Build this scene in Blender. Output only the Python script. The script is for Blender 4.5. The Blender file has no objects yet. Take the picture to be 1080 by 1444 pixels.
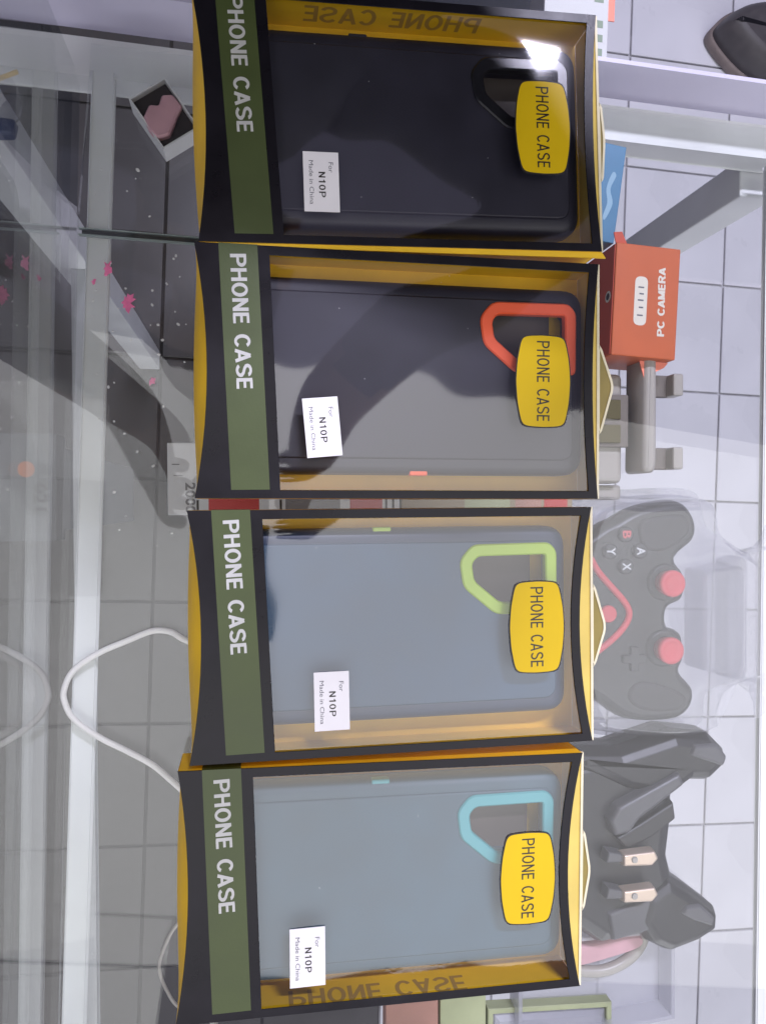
import bpy, bmesh, math, random
from mathutils import Vector, Matrix
random.seed(7)
R = math.radians
sc = bpy.context.scene
col = sc.collection

# ---------------------------------------------------------------- camera, world, lamps, exposure
cd = bpy.data.cameras.new('camera'); cam = bpy.data.objects.new('camera', cd); col.objects.link(cam)
cam.location = (0, 0, 0.386)
cam.rotation_euler = (R(-0.5), R(-9.6), 0)
cd.sensor_fit = 'HORIZONTAL'; cd.sensor_width = 36.0; cd.lens = 36.0 * 1083 / 1080
cd.clip_start = 0.01; cd.clip_end = 60
cd.dof.use_dof = False
sc.camera = cam

w = bpy.data.worlds.new('World'); sc.world = w; w.use_nodes = True
w.node_tree.nodes['Background'].inputs[0].default_value = (0.70, 0.67, 1.0, 1)
w.node_tree.nodes['Background'].inputs[1].default_value = 0.36

def area(name, loc, target, sx, sy, watts, color):
    l = bpy.data.lights.new(name, 'AREA'); l.shape = 'RECTANGLE'; l.size = sx; l.size_y = sy
    l.energy = watts; l.color = color
    o = bpy.data.objects.new(name, l); col.objects.link(o); o.location = loc
    o.rotation_euler = (Vector(target) - Vector(loc)).to_track_quat('-Z', 'Y').to_euler()
    return o
cl = area('ceiling_light', (0.59, -0.635, 2.3), (0.59, -0.635, 0), 3.9, 2.1, 62, (1.0, 0.985, 0.97))
cl.rotation_euler = (0, 0, R(-8))
area('tube_light', (0.54, 1.47, 1.95), (0.3, 0.3, 0), 0.80, 0.05, 80, (0.80, 0.78, 1.0))

added_panel = area('ceiling_light', (-1.53, -2.04, 2.3), (-1.53, -2.04, 0), 2.3, 1.25, 20, (1.0, 0.985, 0.97))  # second panel, added to keep the lower left glass reflection bright
added_panel.rotation_euler = (0, 0, R(-8))
# unseen fill light, low and wide, added to brighten faces towards -Y
area('added_low_fill', (0.5, -3.2, 0.25), (0.3, 0, -0.5), 3.0, 1.4, 50, (0.96, 0.97, 1.0))

sc.view_settings.view_transform = 'Standard'; sc.view_settings.look = 'None'
sc.view_settings.exposure = -0.18; sc.view_settings.gamma = 1.0
sc.view_settings.use_curve_mapping = False
sc.render.engine = 'CYCLES'
sc.cycles.transparent_max_bounces = 32
sc.cycles.max_bounces = 10

# ---------------------------------------------------------------- materials
def mat(name, color, rough=0.5, noise=None, bump=None, metallic=0.0, spec=0.5, coat=0.0, trans=0.0):
    """noise=(scale, amount): gentle value variation; bump=(scale, strength)"""
    m = bpy.data.materials.new(name); m.use_nodes = True
    nt = m.node_tree; b = nt.nodes['Principled BSDF']
    b.inputs['Base Color'].default_value = (*color, 1)
    b.inputs['Roughness'].default_value = rough
    b.inputs['Metallic'].default_value = metallic
    b.inputs['Specular IOR Level'].default_value = spec
    b.inputs['Coat Weight'].default_value = coat
    tc = nt.nodes.new('ShaderNodeTexCoord')
    if noise:
        n = nt.nodes.new('ShaderNodeTexNoise'); n.inputs['Scale'].default_value = noise[0]
        n.inputs['Detail'].default_value = 6
        nt.links.new(tc.outputs['Object'], n.inputs['Vector'])
        r = nt.nodes.new('ShaderNodeMapRange')
        r.inputs[1].default_value = 0.3; r.inputs[2].default_value = 0.7
        r.inputs[3].default_value = 1 - noise[1]; r.inputs[4].default_value = 1 + noise[1]
        nt.links.new(n.outputs['Fac'], r.inputs[0])
        mx = nt.nodes.new('ShaderNodeMix'); mx.data_type = 'RGBA'; mx.blend_type = 'MULTIPLY'
        mx.inputs[0].default_value = 1
        mx.inputs[6].default_value = (*color, 1)
        nt.links.new(r.outputs[0], mx.inputs[7]); nt.links.new(mx.outputs[2], b.inputs['Base Color'])
        rr = nt.nodes.new('ShaderNodeMapRange')
        rr.inputs[3].default_value = max(0.02, rough - 0.08); rr.inputs[4].default_value = min(1, rough + 0.08)
        nt.links.new(n.outputs['Fac'], rr.inputs[0]); nt.links.new(rr.outputs[0], b.inputs['Roughness'])
    if bump:
        n2 = nt.nodes.new('ShaderNodeTexNoise'); n2.inputs['Scale'].default_value = bump[0]
        n2.inputs['Detail'].default_value = 4
        nt.links.new(tc.outputs['Object'], n2.inputs['Vector'])
        bp = nt.nodes.new('ShaderNodeBump'); bp.inputs['Strength'].default_value = bump[1]
        bp.inputs['Distance'].default_value = 0.001
        nt.links.new(n2.outputs['Fac'], bp.inputs['Height']); nt.links.new(bp.outputs[0], b.inputs['Normal'])
    return m

def clear(name, tint, f0=0.045, rough=0.0, bump=None, milk=0.0, milk_color=(0.8, 0.8, 0.82), gain=1.0, smudge=0.0, crease=0.0):
    """thin clear sheet: straight transmission plus Fresnel mirror (Schlick), optional milky share"""
    m = bpy.data.materials.new(name); m.use_nodes = True
    nt = m.node_tree; nt.nodes.clear()
    out = nt.nodes.new('ShaderNodeOutputMaterial')
    tr = nt.nodes.new('ShaderNodeBsdfTransparent'); tr.inputs[0].default_value = (*tint, 1)
    gl = nt.nodes.new('ShaderNodeBsdfGlossy'); gl.inputs['Roughness'].default_value = rough
    gl.inputs[0].default_value = (1, 1, 1, 1)
    geo = nt.nodes.new('ShaderNodeNewGeometry')
    dot = nt.nodes.new('ShaderNodeVectorMath'); dot.operation = 'DOT_PRODUCT'
    tc = nt.nodes.new('ShaderNodeTexCoord')
    nt.links.new(geo.outputs['Incoming'], dot.inputs[0])
    nt.links.new(geo.outputs['Normal'], dot.inputs[1])
    if bump:
        n2 = nt.nodes.new('ShaderNodeTexNoise'); n2.inputs['Scale'].default_value = bump[0]
        n2.inputs['Detail'].default_value = 0.5
        nt.links.new(tc.outputs['Object'], n2.inputs['Vector'])
        bp = nt.nodes.new('ShaderNodeBump'); bp.inputs['Strength'].default_value = bump[1]
        bp.inputs['Distance'].default_value = 0.001
        nt.links.new(n2.outputs['Fac'], bp.inputs['Height']); nt.links.new(bp.outputs[0], gl.inputs['Normal'])
        if crease:
            vo = nt.nodes.new('ShaderNodeTexVoronoi'); vo.feature = 'DISTANCE_TO_EDGE'; vo.inputs['Scale'].default_value = 26
            dn = nt.nodes.new('ShaderNodeTexNoise'); dn.inputs['Scale'].default_value = 30; dn.inputs['Detail'].default_value = 3
            dm = nt.nodes.new('ShaderNodeMix'); dm.data_type = 'VECTOR'; dm.inputs[0].default_value = 0.12
            nt.links.new(tc.outputs['Object'], dn.inputs['Vector']); nt.links.new(tc.outputs['Object'], dm.inputs[4]); nt.links.new(dn.outputs['Color'], dm.inputs[5])
            nt.links.new(dm.outputs[1], vo.inputs['Vector'])
            cr = nt.nodes.new('ShaderNodeMapRange'); cr.inputs[1].default_value = 0.0; cr.inputs[2].default_value = 0.05
            nt.links.new(vo.outputs['Distance'], cr.inputs[0])
            mk = nt.nodes.new('ShaderNodeTexNoise'); mk.inputs['Scale'].default_value = 14
            nt.links.new(tc.outputs['Object'], mk.inputs['Vector'])
            mr2 = nt.nodes.new('ShaderNodeMapRange'); mr2.inputs[1].default_value = 0.55; mr2.inputs[2].default_value = 0.72; mr2.inputs[4].default_value = crease
            nt.links.new(mk.outputs['Fac'], mr2.inputs[0])
            b2 = nt.nodes.new('ShaderNodeBump'); b2.inputs['Distance'].default_value = 0.0004
            nt.links.new(mr2.outputs[0], b2.inputs['Strength']); nt.links.new(cr.outputs[0], b2.inputs['Height'])
            nt.links.new(bp.outputs[0], b2.inputs['Normal']); nt.links.new(b2.outputs[0], gl.inputs['Normal'])
    ab = nt.nodes.new('ShaderNodeMath'); ab.operation = 'ABSOLUTE'; nt.links.new(dot.outputs['Value'], ab.inputs[0])
    s1 = nt.nodes.new('ShaderNodeMath'); s1.operation = 'SUBTRACT'; s1.inputs[0].default_value = 1; s1.use_clamp = True
    nt.links.new(ab.outputs[0], s1.inputs[1])
    pw = nt.nodes.new('ShaderNodeMath'); pw.operation = 'POWER'; pw.inputs[1].default_value = 5
    nt.links.new(s1.outputs[0], pw.inputs[0])
    ma = nt.nodes.new('ShaderNodeMath'); ma.operation = 'MULTIPLY_ADD'; ma.use_clamp = True
    ma.inputs[1].default_value = (1 - f0) * gain; ma.inputs[2].default_value = f0 * gain
    nt.links.new(pw.outputs[0], ma.inputs[0])
    base = tr
    if milk > 0 or smudge > 0:
        df = nt.nodes.new('ShaderNodeBsdfDiffuse'); df.inputs[0].default_value = (*milk_color, 1)
        tl = nt.nodes.new('ShaderNodeBsdfTranslucent'); tl.inputs[0].default_value = (*milk_color, 1)
        m0 = nt.nodes.new('ShaderNodeMixShader'); m0.inputs[0].default_value = 0.4
        nt.links.new(df.outputs[0], m0.inputs[1]); nt.links.new(tl.outputs[0], m0.inputs[2])
        m1 = nt.nodes.new('ShaderNodeMixShader'); m1.inputs[0].default_value = milk
        if smudge > 0:
            ns = nt.nodes.new('ShaderNodeTexNoise'); ns.inputs['Scale'].default_value = 9; ns.inputs['Detail'].default_value = 8
            nt.links.new(tc.outputs['Object'], ns.inputs['Vector'])
            mr = nt.nodes.new('ShaderNodeMapRange'); mr.inputs[1].default_value = 0.45; mr.inputs[2].default_value = 0.8
            mr.inputs[3].default_value = milk; mr.inputs[4].default_value = milk + smudge
            nt.links.new(ns.outputs['Fac'], mr.inputs[0]); nt.links.new(mr.outputs[0], m1.inputs[0])
        nt.links.new(tr.outputs[0], m1.inputs[1]); nt.links.new(m0.outputs[0], m1.inputs[2])
        base = m1
    m2 = nt.nodes.new('ShaderNodeMixShader')
    nt.links.new(ma.outputs[0], m2.inputs[0]); nt.links.new(base.outputs[0], m2.inputs[1]); nt.links.new(gl.outputs[0], m2.inputs[2])
    nt.links.new(m2.outputs[0], out.inputs[0])
    return m

M = {}
M['black_card'] = mat('black_card', (0.008, 0.007, 0.010), 0.30, (60, 0.25), (900, 0.03), spec=0.24)
M['green_print'] = mat('green_print', (0.050, 0.070, 0.016), 0.45, (40, 0.10), (900, 0.05))
M['white_print'] = mat('white_print', (0.47, 0.47, 0.44), 0.5, (120, 0.08))
M['yellow_card'] = mat('yellow_card', (0.82, 0.50, 0.012), 0.5, (30, 0.10), (500, 0.06))
M['cream_edge'] = mat('cream_edge', (0.72, 0.66, 0.46), 0.6, (80, 0.1))
M['tab_inner'] = mat('tab_inner', (0.26, 0.20, 0.05), 0.55, (60, 0.15))
M['pale_yellow'] = mat('pale_yellow', (0.66, 0.50, 0.12), 0.5, (40, 0.1))
M['brown_print'] = mat('brown_print', (0.40, 0.24, 0.04), 0.6)
M['yellow_sticker'] = mat('yellow_sticker', (0.64, 0.43, 0.004), 0.35, (25, 0.04), spec=0.25)
M['black_print'] = mat('black_print', (0.018, 0.014, 0.010), 0.4)
M['white_label'] = mat('white_label', (0.80, 0.78, 0.78), 0.55, (60, 0.03))
M['grey_print'] = mat('grey_print', (0.12, 0.12, 0.14), 0.6)
M['film'] = clear('window_film', (0.95, 0.95, 0.95), 0.045, 0.045, (16, 0.10), gain=1.9, crease=0.02)
M['glass'] = clear('glass', (0.965, 0.972, 0.968), 0.026, 0.0, gain=1.0, milk=0.0, smudge=0.02)
M['side_glass'] = clear('side_glass', (0.93, 0.94, 0.935), 0.05, 0.0, gain=1.25)
M['blister'] = clear('blister', (0.93, 0.93, 0.95), 0.05, 0.05, (140, 0.25), milk=0.09)
M['blister_ledge'] = clear('blister_ledge', (0.9, 0.9, 0.92), 0.05, 0.1, (140, 0.25), milk=0.26, milk_color=(0.58, 0.58, 0.62))
M['inner_card'] = mat('inner_card', (0.075, 0.060, 0.052), 0.6, (30, 0.25))
M['frosted'] = clear('frosted', (0.9, 0.9, 0.92), 0.05, 0.15, None, milk=0.42, milk_color=(0.72, 0.72, 0.76))
M['case_black'] = mat('case_black', (0.014, 0.013, 0.024), 0.48, (50, 0.2), (700, 0.02))
M['case_navy'] = mat('case_navy', (0.010, 0.028, 0.070), 0.42, (50, 0.15), (700, 0.02))
M['case_slate'] = mat('case_slate', (0.030, 0.072, 0.125), 0.5, (50, 0.12), (700, 0.02))
M['case_teal'] = mat('case_teal', (0.034, 0.080, 0.110), 0.5, (50, 0.12), (700, 0.02))
M['ring_black'] = mat('ring_black', (0.010, 0.010, 0.012), 0.25)
M['ring_orange'] = mat('ring_orange', (0.95, 0.13, 0.04), 0.35)
M['ring_lime'] = mat('ring_lime', (0.36, 0.55, 0.03), 0.35)
M['ring_cyan'] = mat('ring_cyan', (0.055, 0.31, 0.33), 0.35)
M['white_paint'] = mat('white_paint', (0.76, 0.77, 0.76), 0.35, (14, 0.08), (200, 0.05))
M['rail_dimmed'] = mat('rail_dimmed', (0.36, 0.37, 0.37), 0.4, (14, 0.1))  # white paint, with the dimming by the glass above put into the colour
M['edge_pale'] = mat('edge_pale', (0.30, 0.36, 0.34), 0.2)
M['seam_dark'] = mat('seam_dark', (0.020, 0.024, 0.022), 0.5)
M['lavender'] = mat('lavender_acrylic', (0.64, 0.61, 0.76), 0.22, (8, 0.05))
M['tile_white'] = mat('tile_white', (0.58, 0.575, 0.60), 0.28, (5, 0.08), (60, 0.03))
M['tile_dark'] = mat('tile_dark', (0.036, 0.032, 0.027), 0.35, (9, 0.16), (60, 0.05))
M['grout'] = mat('grout', (0.42, 0.41, 0.43), 0.9, (40, 0.2))
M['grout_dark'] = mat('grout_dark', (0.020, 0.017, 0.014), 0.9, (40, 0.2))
M['orange_card'] = mat('orange_card', (0.46, 0.095, 0.022), 0.5, (40, 0.06))
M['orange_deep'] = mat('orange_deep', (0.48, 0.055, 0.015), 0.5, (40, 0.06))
M['coral'] = mat('coral', (0.85, 0.25, 0.16), 0.5)
M['badge'] = mat('badge', (0.62, 0.58, 0.50), 0.5)
M['holder_grey'] = mat('holder_grey', (0.34, 0.32, 0.29), 0.35, (20, 0.06))
M['holder_pad'] = mat('holder_pad', (0.16, 0.14, 0.12), 0.6, (40, 0.1))
M['holder_olive'] = mat('holder_olive', (0.085, 0.070, 0.018), 0.6)
M['pad_black'] = mat('pad_black', (0.012, 0.012, 0.013), 0.38, (60, 0.2), (800, 0.1))
M['pad_rubber'] = mat('pad_rubber', (0.018, 0.016, 0.016), 0.6, (60, 0.2), (900, 0.15))
M['pad_red'] = mat('pad_red', (0.62, 0.055, 0.075), 0.4, (60, 0.08))
M['pad_red_print'] = mat('pad_red_print', (0.60, 0.09, 0.10), 0.5)
M['pad_grey_print'] = mat('pad_grey_print', (0.60, 0.62, 0.62), 0.5)
M['grip_dark'] = mat('grip_dark', (0.022, 0.022, 0.025), 0.4, (40, 0.15), (500, 0.05))
M['grip_mid'] = mat('grip_mid', (0.085, 0.085, 0.092), 0.4, (40, 0.1))
M['trigger_metal'] = mat('trigger_metal', (0.62, 0.50, 0.40), 0.32, metallic=0.6)
M['blue_card'] = mat('blue_card', (0.045, 0.17, 0.30), 0.45, (30, 0.1))
M['blue_pale'] = mat('blue_pale', (0.22, 0.38, 0.50), 0.5)
M['carton_white'] = mat('carton_white', (0.60, 0.61, 0.60), 0.55, (20, 0.05))
M['carton_red'] = mat('carton_red', (0.50, 0.05, 0.045), 0.5)
M['carton_grey'] = mat('carton_grey', (0.20, 0.20, 0.20), 0.5)
M['carton_olive'] = mat('carton_olive', (0.36, 0.39, 0.22), 0.5, (30, 0.1))
M['carton_tan'] = mat('carton_tan', (0.30, 0.24, 0.15), 0.5, (30, 0.1))
M['carton_rust'] = mat('carton_rust', (0.40, 0.21, 0.16), 0.5, (30, 0.15))
M['icon_green'] = mat('icon_green', (0.20, 0.27, 0.18), 0.5)
M['pink'] = mat('pink', (0.95, 0.20, 0.42), 0.5, (200, 0.15))
M['pink_pale'] = mat('pink_pale', (0.52, 0.30, 0.33), 0.6, (60, 0.1))
M['foam_black'] = mat('foam_black', (0.028, 0.022, 0.024), 0.8, (200, 0.2))
M['cable_white'] = mat('cable_white', (0.76, 0.75, 0.70), 0.4, (80, 0.05))
M['shoe_dark'] = mat('shoe_dark', (0.040, 0.034, 0.032), 0.5, (60, 0.2))
M['shoe_brown'] = mat('shoe_brown', (0.16, 0.125, 0.11), 0.6, (60, 0.15))
M['crumb'] = mat('crumb', (0.7, 0.7, 0.68), 0.6)
M['blue_deep'] = mat('blue_deep', (0.012, 0.03, 0.12), 0.4)
M['orange_dot'] = mat('orange_dot', (0.75, 0.20, 0.04), 0.5)
M['reflection_carton'] = mat('reflection_carton', (0.14, 0.15, 0.155), 0.5, (20, 0.15))

# ---------------------------------------------------------------- helpers (lengths in millimetres, built in metres)
K = 0.001
def link(name, me, m, parent=None, smooth=False):
    if m is not None: me.materials.append(m)
    o = bpy.data.objects.new(name, me); col.objects.link(o); o.parent = parent
    if smooth:
        for p in me.polygons: p.use_smooth = True
    return o
def mesh(name, vs, fs, m, parent=None, smooth=False):
    me = bpy.data.meshes.new(name); me.from_pydata([(x * K, y * K, z * K) for x, y, z in vs], [], fs); me.update()
    bm = bmesh.new(); bm.from_mesh(me); bmesh.ops.recalc_face_normals(bm, faces=bm.faces); bm.to_mesh(me); bm.free()
    return link(name, me, m, parent, smooth)
def thing(name, label, cat, loc=(0, 0, 0), rz=0, group=None):
    o = bpy.data.objects.new(name, None); col.objects.link(o)
    o.empty_display_size = 0.02
    o.location = tuple(v * K for v in loc); o.rotation_euler = (0, 0, R(rz))
    o['label'] = label; o['category'] = cat
    if group: o['group'] = group
    return o
def tag(o, label, cat, group=None):
    o['label'] = label; o['category'] = cat
    if group: o['group'] = group
    return o
def box(name, x0, x1, y0, y1, z0, z1, m, parent=None, bev=0.0, seg=2):
    bm = bmesh.new(); bmesh.ops.create_cube(bm, size=1)
    for v in bm.verts:
        v.co = Vector(((x0 if v.co.x < 0 else x1) * K, (y0 if v.co.y < 0 else y1) * K, (z0 if v.co.z < 0 else z1) * K))
    if bev: bmesh.ops.bevel(bm, geom=bm.edges[:], offset=bev * K, segments=seg, affect='EDGES', profile=0.5)
    me = bpy.data.meshes.new(name); bm.to_mesh(me); bm.free()
    return link(name, me, m, parent)
def area2(p): return sum(p[i][0] * p[(i + 1) % len(p)][1] - p[(i + 1) % len(p)][0] * p[i][1] for i in range(len(p))) / 2
def ccw(p): return list(p) if area2(p) > 0 else list(reversed(p))
def rounded(poly, r, n=5):
    """polygon with its corners rounded (radius r or list of radii)"""
    p = ccw(poly); out = []
    for i in range(len(p)):
        a = Vector(p[i - 1]); b = Vector(p[i]); c = Vector(p[(i + 1) % len(p)])
        u = (a - b); v = (c - b); d = min(r, u.length * 0.45, v.length * 0.45)
        s = b + u.normalized() * d; e = b + v.normalized() * d
        for k in range(n + 1):
            t = k / n; q = s * (1 - t) ** 2 + b * 2 * t * (1 - t) + e * t * t
            out.append((q.x, q.y))
    return out
def smoothed(poly, n=5):
    """closed Catmull-Rom through the points"""
    p = [Vector(q) for q in ccw(poly)]; out = []; L = len(p)
    for i in range(L):
        a, b, c, d = p[i - 1], p[i], p[(i + 1) % L], p[(i + 2) % L]
        for k in range(n):
            t = k / n
            q = 0.5 * (2 * b + (c - a) * t + (2 * a - 5 * b + 4 * c - d) * t * t + (3 * b - a - 3 * c + d) * t ** 3)
            out.append((q.x, q.y))
    return out
def inset(poly, d):
    p = [Vector(q) for q in poly]; out = []; L = len(p)
    for i in range(L):
        e1 = (p[i] - p[i - 1]); e2 = (p[(i + 1) % L] - p[i])
        if e1.length < 1e-6: e1 = e2
        if e2.length < 1e-6: e2 = e1
        n1 = Vector((-e1.y, e1.x)).normalized(); n2 = Vector((-e2.y, e2.x)).normalized()
        n = (n1 + n2); n = n.normalized() if n.length > 1e-6 else n1
        c = max(0.5, n.dot(n1)); q = p[i] + n * (d / c); out.append((q.x, q.y))
    return out
def loft(name, poly, levels, m, parent=None, smooth=False, bottom=True, warp=None):
    """stack of inset copies of a polygon: levels = [(inset, z), ...], capped"""
    p = ccw(poly); n = len(p); vs = []; fs = []
    for d, z in levels:
        for (x, y) in (inset(p, d) if d else p): vs.append((x, y, z + (warp(x, y) if warp else 0)))
    for l in range(len(levels) - 1):
        for i in range(n):
            a = l * n + i; b = l * n + (i + 1) % n; fs.append((a, b, b + n, a + n))
    fs.append(tuple(range((len(levels) - 1) * n, len(levels) * n)))
    if bottom: fs.append(tuple(reversed(range(n))))
    o = mesh(name, vs, fs, m, parent)
    if smooth:
        for pl in o.data.polygons: pl.use_smooth = len(pl.vertices) == 4
    return o
def frame2(name, outer, inner, z0, z1, m, parent=None, bev=0.0):
    """plate between two loops of equal vertex count"""
    n = len(outer); vs = []; fs = []
    loops = [(outer, z0), (outer, z1 - bev), (inset(outer, bev) if bev else outer, z1), (inset(inner, -bev) if bev else inner, z1), (inner, z1 - bev), (inner, z0)]
    for lp, z in loops: vs += [(x, y, z) for x, y in lp]
    for l in range(6):
        for i in range(n):
            a = l * n + i; b = l * n + (i + 1) % n; c = ((l + 1) % 6) * n + (i + 1) % n; d = ((l + 1) % 6) * n + i
            fs.append((a, b, c, d))
    return mesh(name, vs, fs, m, parent)
def holed(name, outer, hole, levels, zin, m, parent=None):
    """lofted shell whose flat top has a hole going down to zin"""
    p = ccw(outer); n = len(p); bm = bmesh.new(); rings = []
    for d, z in levels:
        rings.append([bm.verts.new((x * K, y * K, z * K)) for x, y in (inset(p, d) if d else p)])
    for a, b in zip(rings, rings[1:]):
        for i in range(n): bm.faces.new((a[i], a[(i + 1) % n], b[(i + 1) % n], b[i])).smooth = True
    top = levels[-1][1]; h = [bm.verts.new((x * K, y * K, top * K)) for x, y in ccw(hole)]
    hb = [bm.verts.new((x * K, y * K, zin * K)) for x, y in ccw(hole)]
    e = []
    for ring in (rings[-1], h):
        for i in range(len(ring)):
            q = (ring[i], ring[(i + 1) % len(ring)]); e.append(bm.edges.get(q) or bm.edges.new(q))
    bmesh.ops.triangle_fill(bm, edges=e, use_beauty=True, normal=(0, 0, 1))
    for i in range(len(h)): bm.faces.new((h[i], hb[i], hb[(i + 1) % len(h)], h[(i + 1) % len(h)]))
    bmesh.ops.recalc_face_normals(bm, faces=bm.faces)
    me = bpy.data.meshes.new(name); bm.to_mesh(me); bm.free()
    return link(name, me, m, parent)
_fonts = {}
def text(name, s, start, end, height, z, m, parent=None, bold=0.0, mirror=False, thick=0.05, matrix=None, spacing=1.0):
    """flat lettering: baseline runs from start to end (mm), capital height in mm"""
    c = bpy.data.curves.new(name, 'FONT'); c.body = s; c.size = 1; c.offset = bold; c.resolution_u = 3
    c.space_character = spacing
    t = bpy.data.objects.new(name, c); col.objects.link(t)
    dg = bpy.context.evaluated_depsgraph_get(); dg.update()
    me = bpy.data.meshes.new_from_object(t.evaluated_get(dg)); bpy.data.objects.remove(t); bpy.data.curves.remove(c)
    xs = [v.co.x for v in me.vertices]; ys = [v.co.y for v in me.vertices]
    x0, x1, y1 = min(xs), max(xs), max(ys)
    y0 = min(0, min(ys)) if len(s) <= 3 else 0
    A = Vector(start); Bv = Vector(end); d = Bv - A; L = d.length; u = d / L; v = Vector((-u.y, u.x))
    if mirror: v = -v
    for q in me.vertices:
        a = (q.co.x - x0) / (x1 - x0) * L; b = (q.co.y) / y1 * height
        P = A + u * a + v * b
        q.co = Vector((P.x * K, P.y * K, z * K))
        if matrix is not None: q.co = matrix @ Vector((a * K, b * K, 0))
    if matrix is None:
        bm = bmesh.new(); bm.from_mesh(me)
        for f in bm.faces:
            if f.normal.z < 0: f.normal_flip()
        bm.to_mesh(me); bm.free()
    return link(name, me, m, parent)
def _arc(cx, cy, rx, ry, a0, a1, n=10): return [(cx + rx * math.cos(R(a0 + (a1 - a0) * k / n)), cy + ry * math.sin(R(a0 + (a1 - a0) * k / n))) for k in range(n + 1)]
_S = [(0.50, 0.76)] + _arc(0.29, 0.74, 0.22, 0.19, 25, 180, 6) + [(0.09, 0.64), (0.18, 0.56), (0.42, 0.46), (0.52, 0.36)] + _arc(0.30, 0.28, 0.23, 0.21, 0, -160, 7)
GLYPH = {   # strokes on a unit capital height, then the advance width
    'P': ([[(0.07, 0), (0.07, 1)], [(0.0, 0.93), (0.32, 0.93)] + _arc(0.32, 0.70, 0.20, 0.23, 85, -85, 8) + [(0.07, 0.47)]], 0.58),
    'H': ([[(0.07, 0), (0.07, 1)], [(0.07, 0.53), (0.51, 0.53)], [(0.51, 0), (0.51, 1)]], 0.58),
    'O': ([_arc(0.32, 0.5, 0.25, 0.43, 0, 360, 28)], 0.64),
    '0': ([_arc(0.27, 0.5, 0.20, 0.43, 0, 360, 24)], 0.54),
    '1': ([[(0.27, 0), (0.27, 1)], [(0.27, 0.95), (0.20, 0.82), (0.06, 0.74)]], 0.42),
    'N': ([[(0.07, 0), (0.07, 1)], [(0.07, 0.96), (0.51, 0.04)], [(0.51, 0), (0.51, 1)]], 0.58),
    'E': ([[(0.07, 0), (0.07, 1)], [(0.07, 0.93), (0.48, 0.93)], [(0.07, 0.52), (0.45, 0.52)], [(0.07, 0.07), (0.49, 0.07)]], 0.52),
    'C': ([_arc(0.32, 0.5, 0.25, 0.43, 38, 322, 20)], 0.60),
    'A': ([[(0.05, 0), (0.30, 0.97)], [(0.30, 0.97), (0.55, 0)], [(0.14, 0.27), (0.46, 0.27)]], 0.60),
    'S': ([_S], 0.58),
    'M': ([[(0.07, 0), (0.07, 1)], [(0.07, 0.97), (0.34, 0.05)], [(0.34, 0.05), (0.61, 0.97)], [(0.61, 0), (0.61, 1)]], 0.68),
    'R': ([[(0.07, 0), (0.07, 1)], [(0.0, 0.93), (0.32, 0.93)] + _arc(0.32, 0.71, 0.19, 0.22, 85, -85, 8) + [(0.07, 0.49)], [(0.30, 0.49), (0.53, 0)]], 0.58),
    ' ': ([], 0.30)}
def strokes(name, s, start, end, height, z, m, parent=None, weight=0.15, matrix=None, gap=0.10):
    """sans-serif capitals drawn as ribbons; baseline from start to end"""
    tot = sum(GLYPH[c][1] for c in s) + gap * (len(s) - 1)
    A = Vector(start); d = Vector(end) - A; L = d.length; u = d / L; v = Vector((-u.y, u.x)); sx = L / tot
    vs = []; fs = []; x0 = 0.0; lay = 0
    for c in s:
        for st in GLYPH[c][0]:
            lay += 1; p = [Vector((x0 + a, b)) for a, b in st]; base = len(vs)
            hw = weight / 2
            for i, q in enumerate(p):
                t1 = (p[i] - p[i - 1]) if i else (p[1] - p[0]); t2 = (p[i + 1] - p[i]) if i < len(p) - 1 else t1
                if i == 0 and (p[0] - p[-1]).length < 1e-5: t1 = p[-1] - p[-2]
                if i == len(p) - 1 and (p[0] - p[-1]).length < 1e-5: t2 = p[1] - p[0]
                n1 = Vector((-t1.y, t1.x)).normalized(); n2 = Vector((-t2.y, t2.x)).normalized(); n = (n1 + n2).normalized()
                k = hw / max(0.6, n.dot(n1))
                for sg in (1, -1):
                    e = q + n * k * sg; a_ = e.x * sx; b_ = e.y * height
                    if matrix is not None:
                        w3 = matrix @ Vector((a_ * K, b_ * K, lay % 4 * 0.00001)); vs.append(tuple(w3 / K))
                    else:
                        P_ = A + u * a_ + v * b_; vs.append((P_.x, P_.y, z + lay % 4 * 0.012))
            for i in range(len(p) - 1): fs.append((base + 2 * i, base + 2 * i + 1, base + 2 * i + 3, base + 2 * i + 2))
        x0 += GLYPH[c][1] + gap
    me = bpy.data.meshes.new(name); me.from_pydata([(a * K, b * K, c * K) for a, b, c in vs], [], fs); me.update()
    if matrix is None:
        bm = bmesh.new(); bm.from_mesh(me)
        for f in bm.faces:
            if f.normal.z < 0: f.normal_flip()
        bm.to_mesh(me); bm.free()
    return link(name, me, m, parent)
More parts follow.
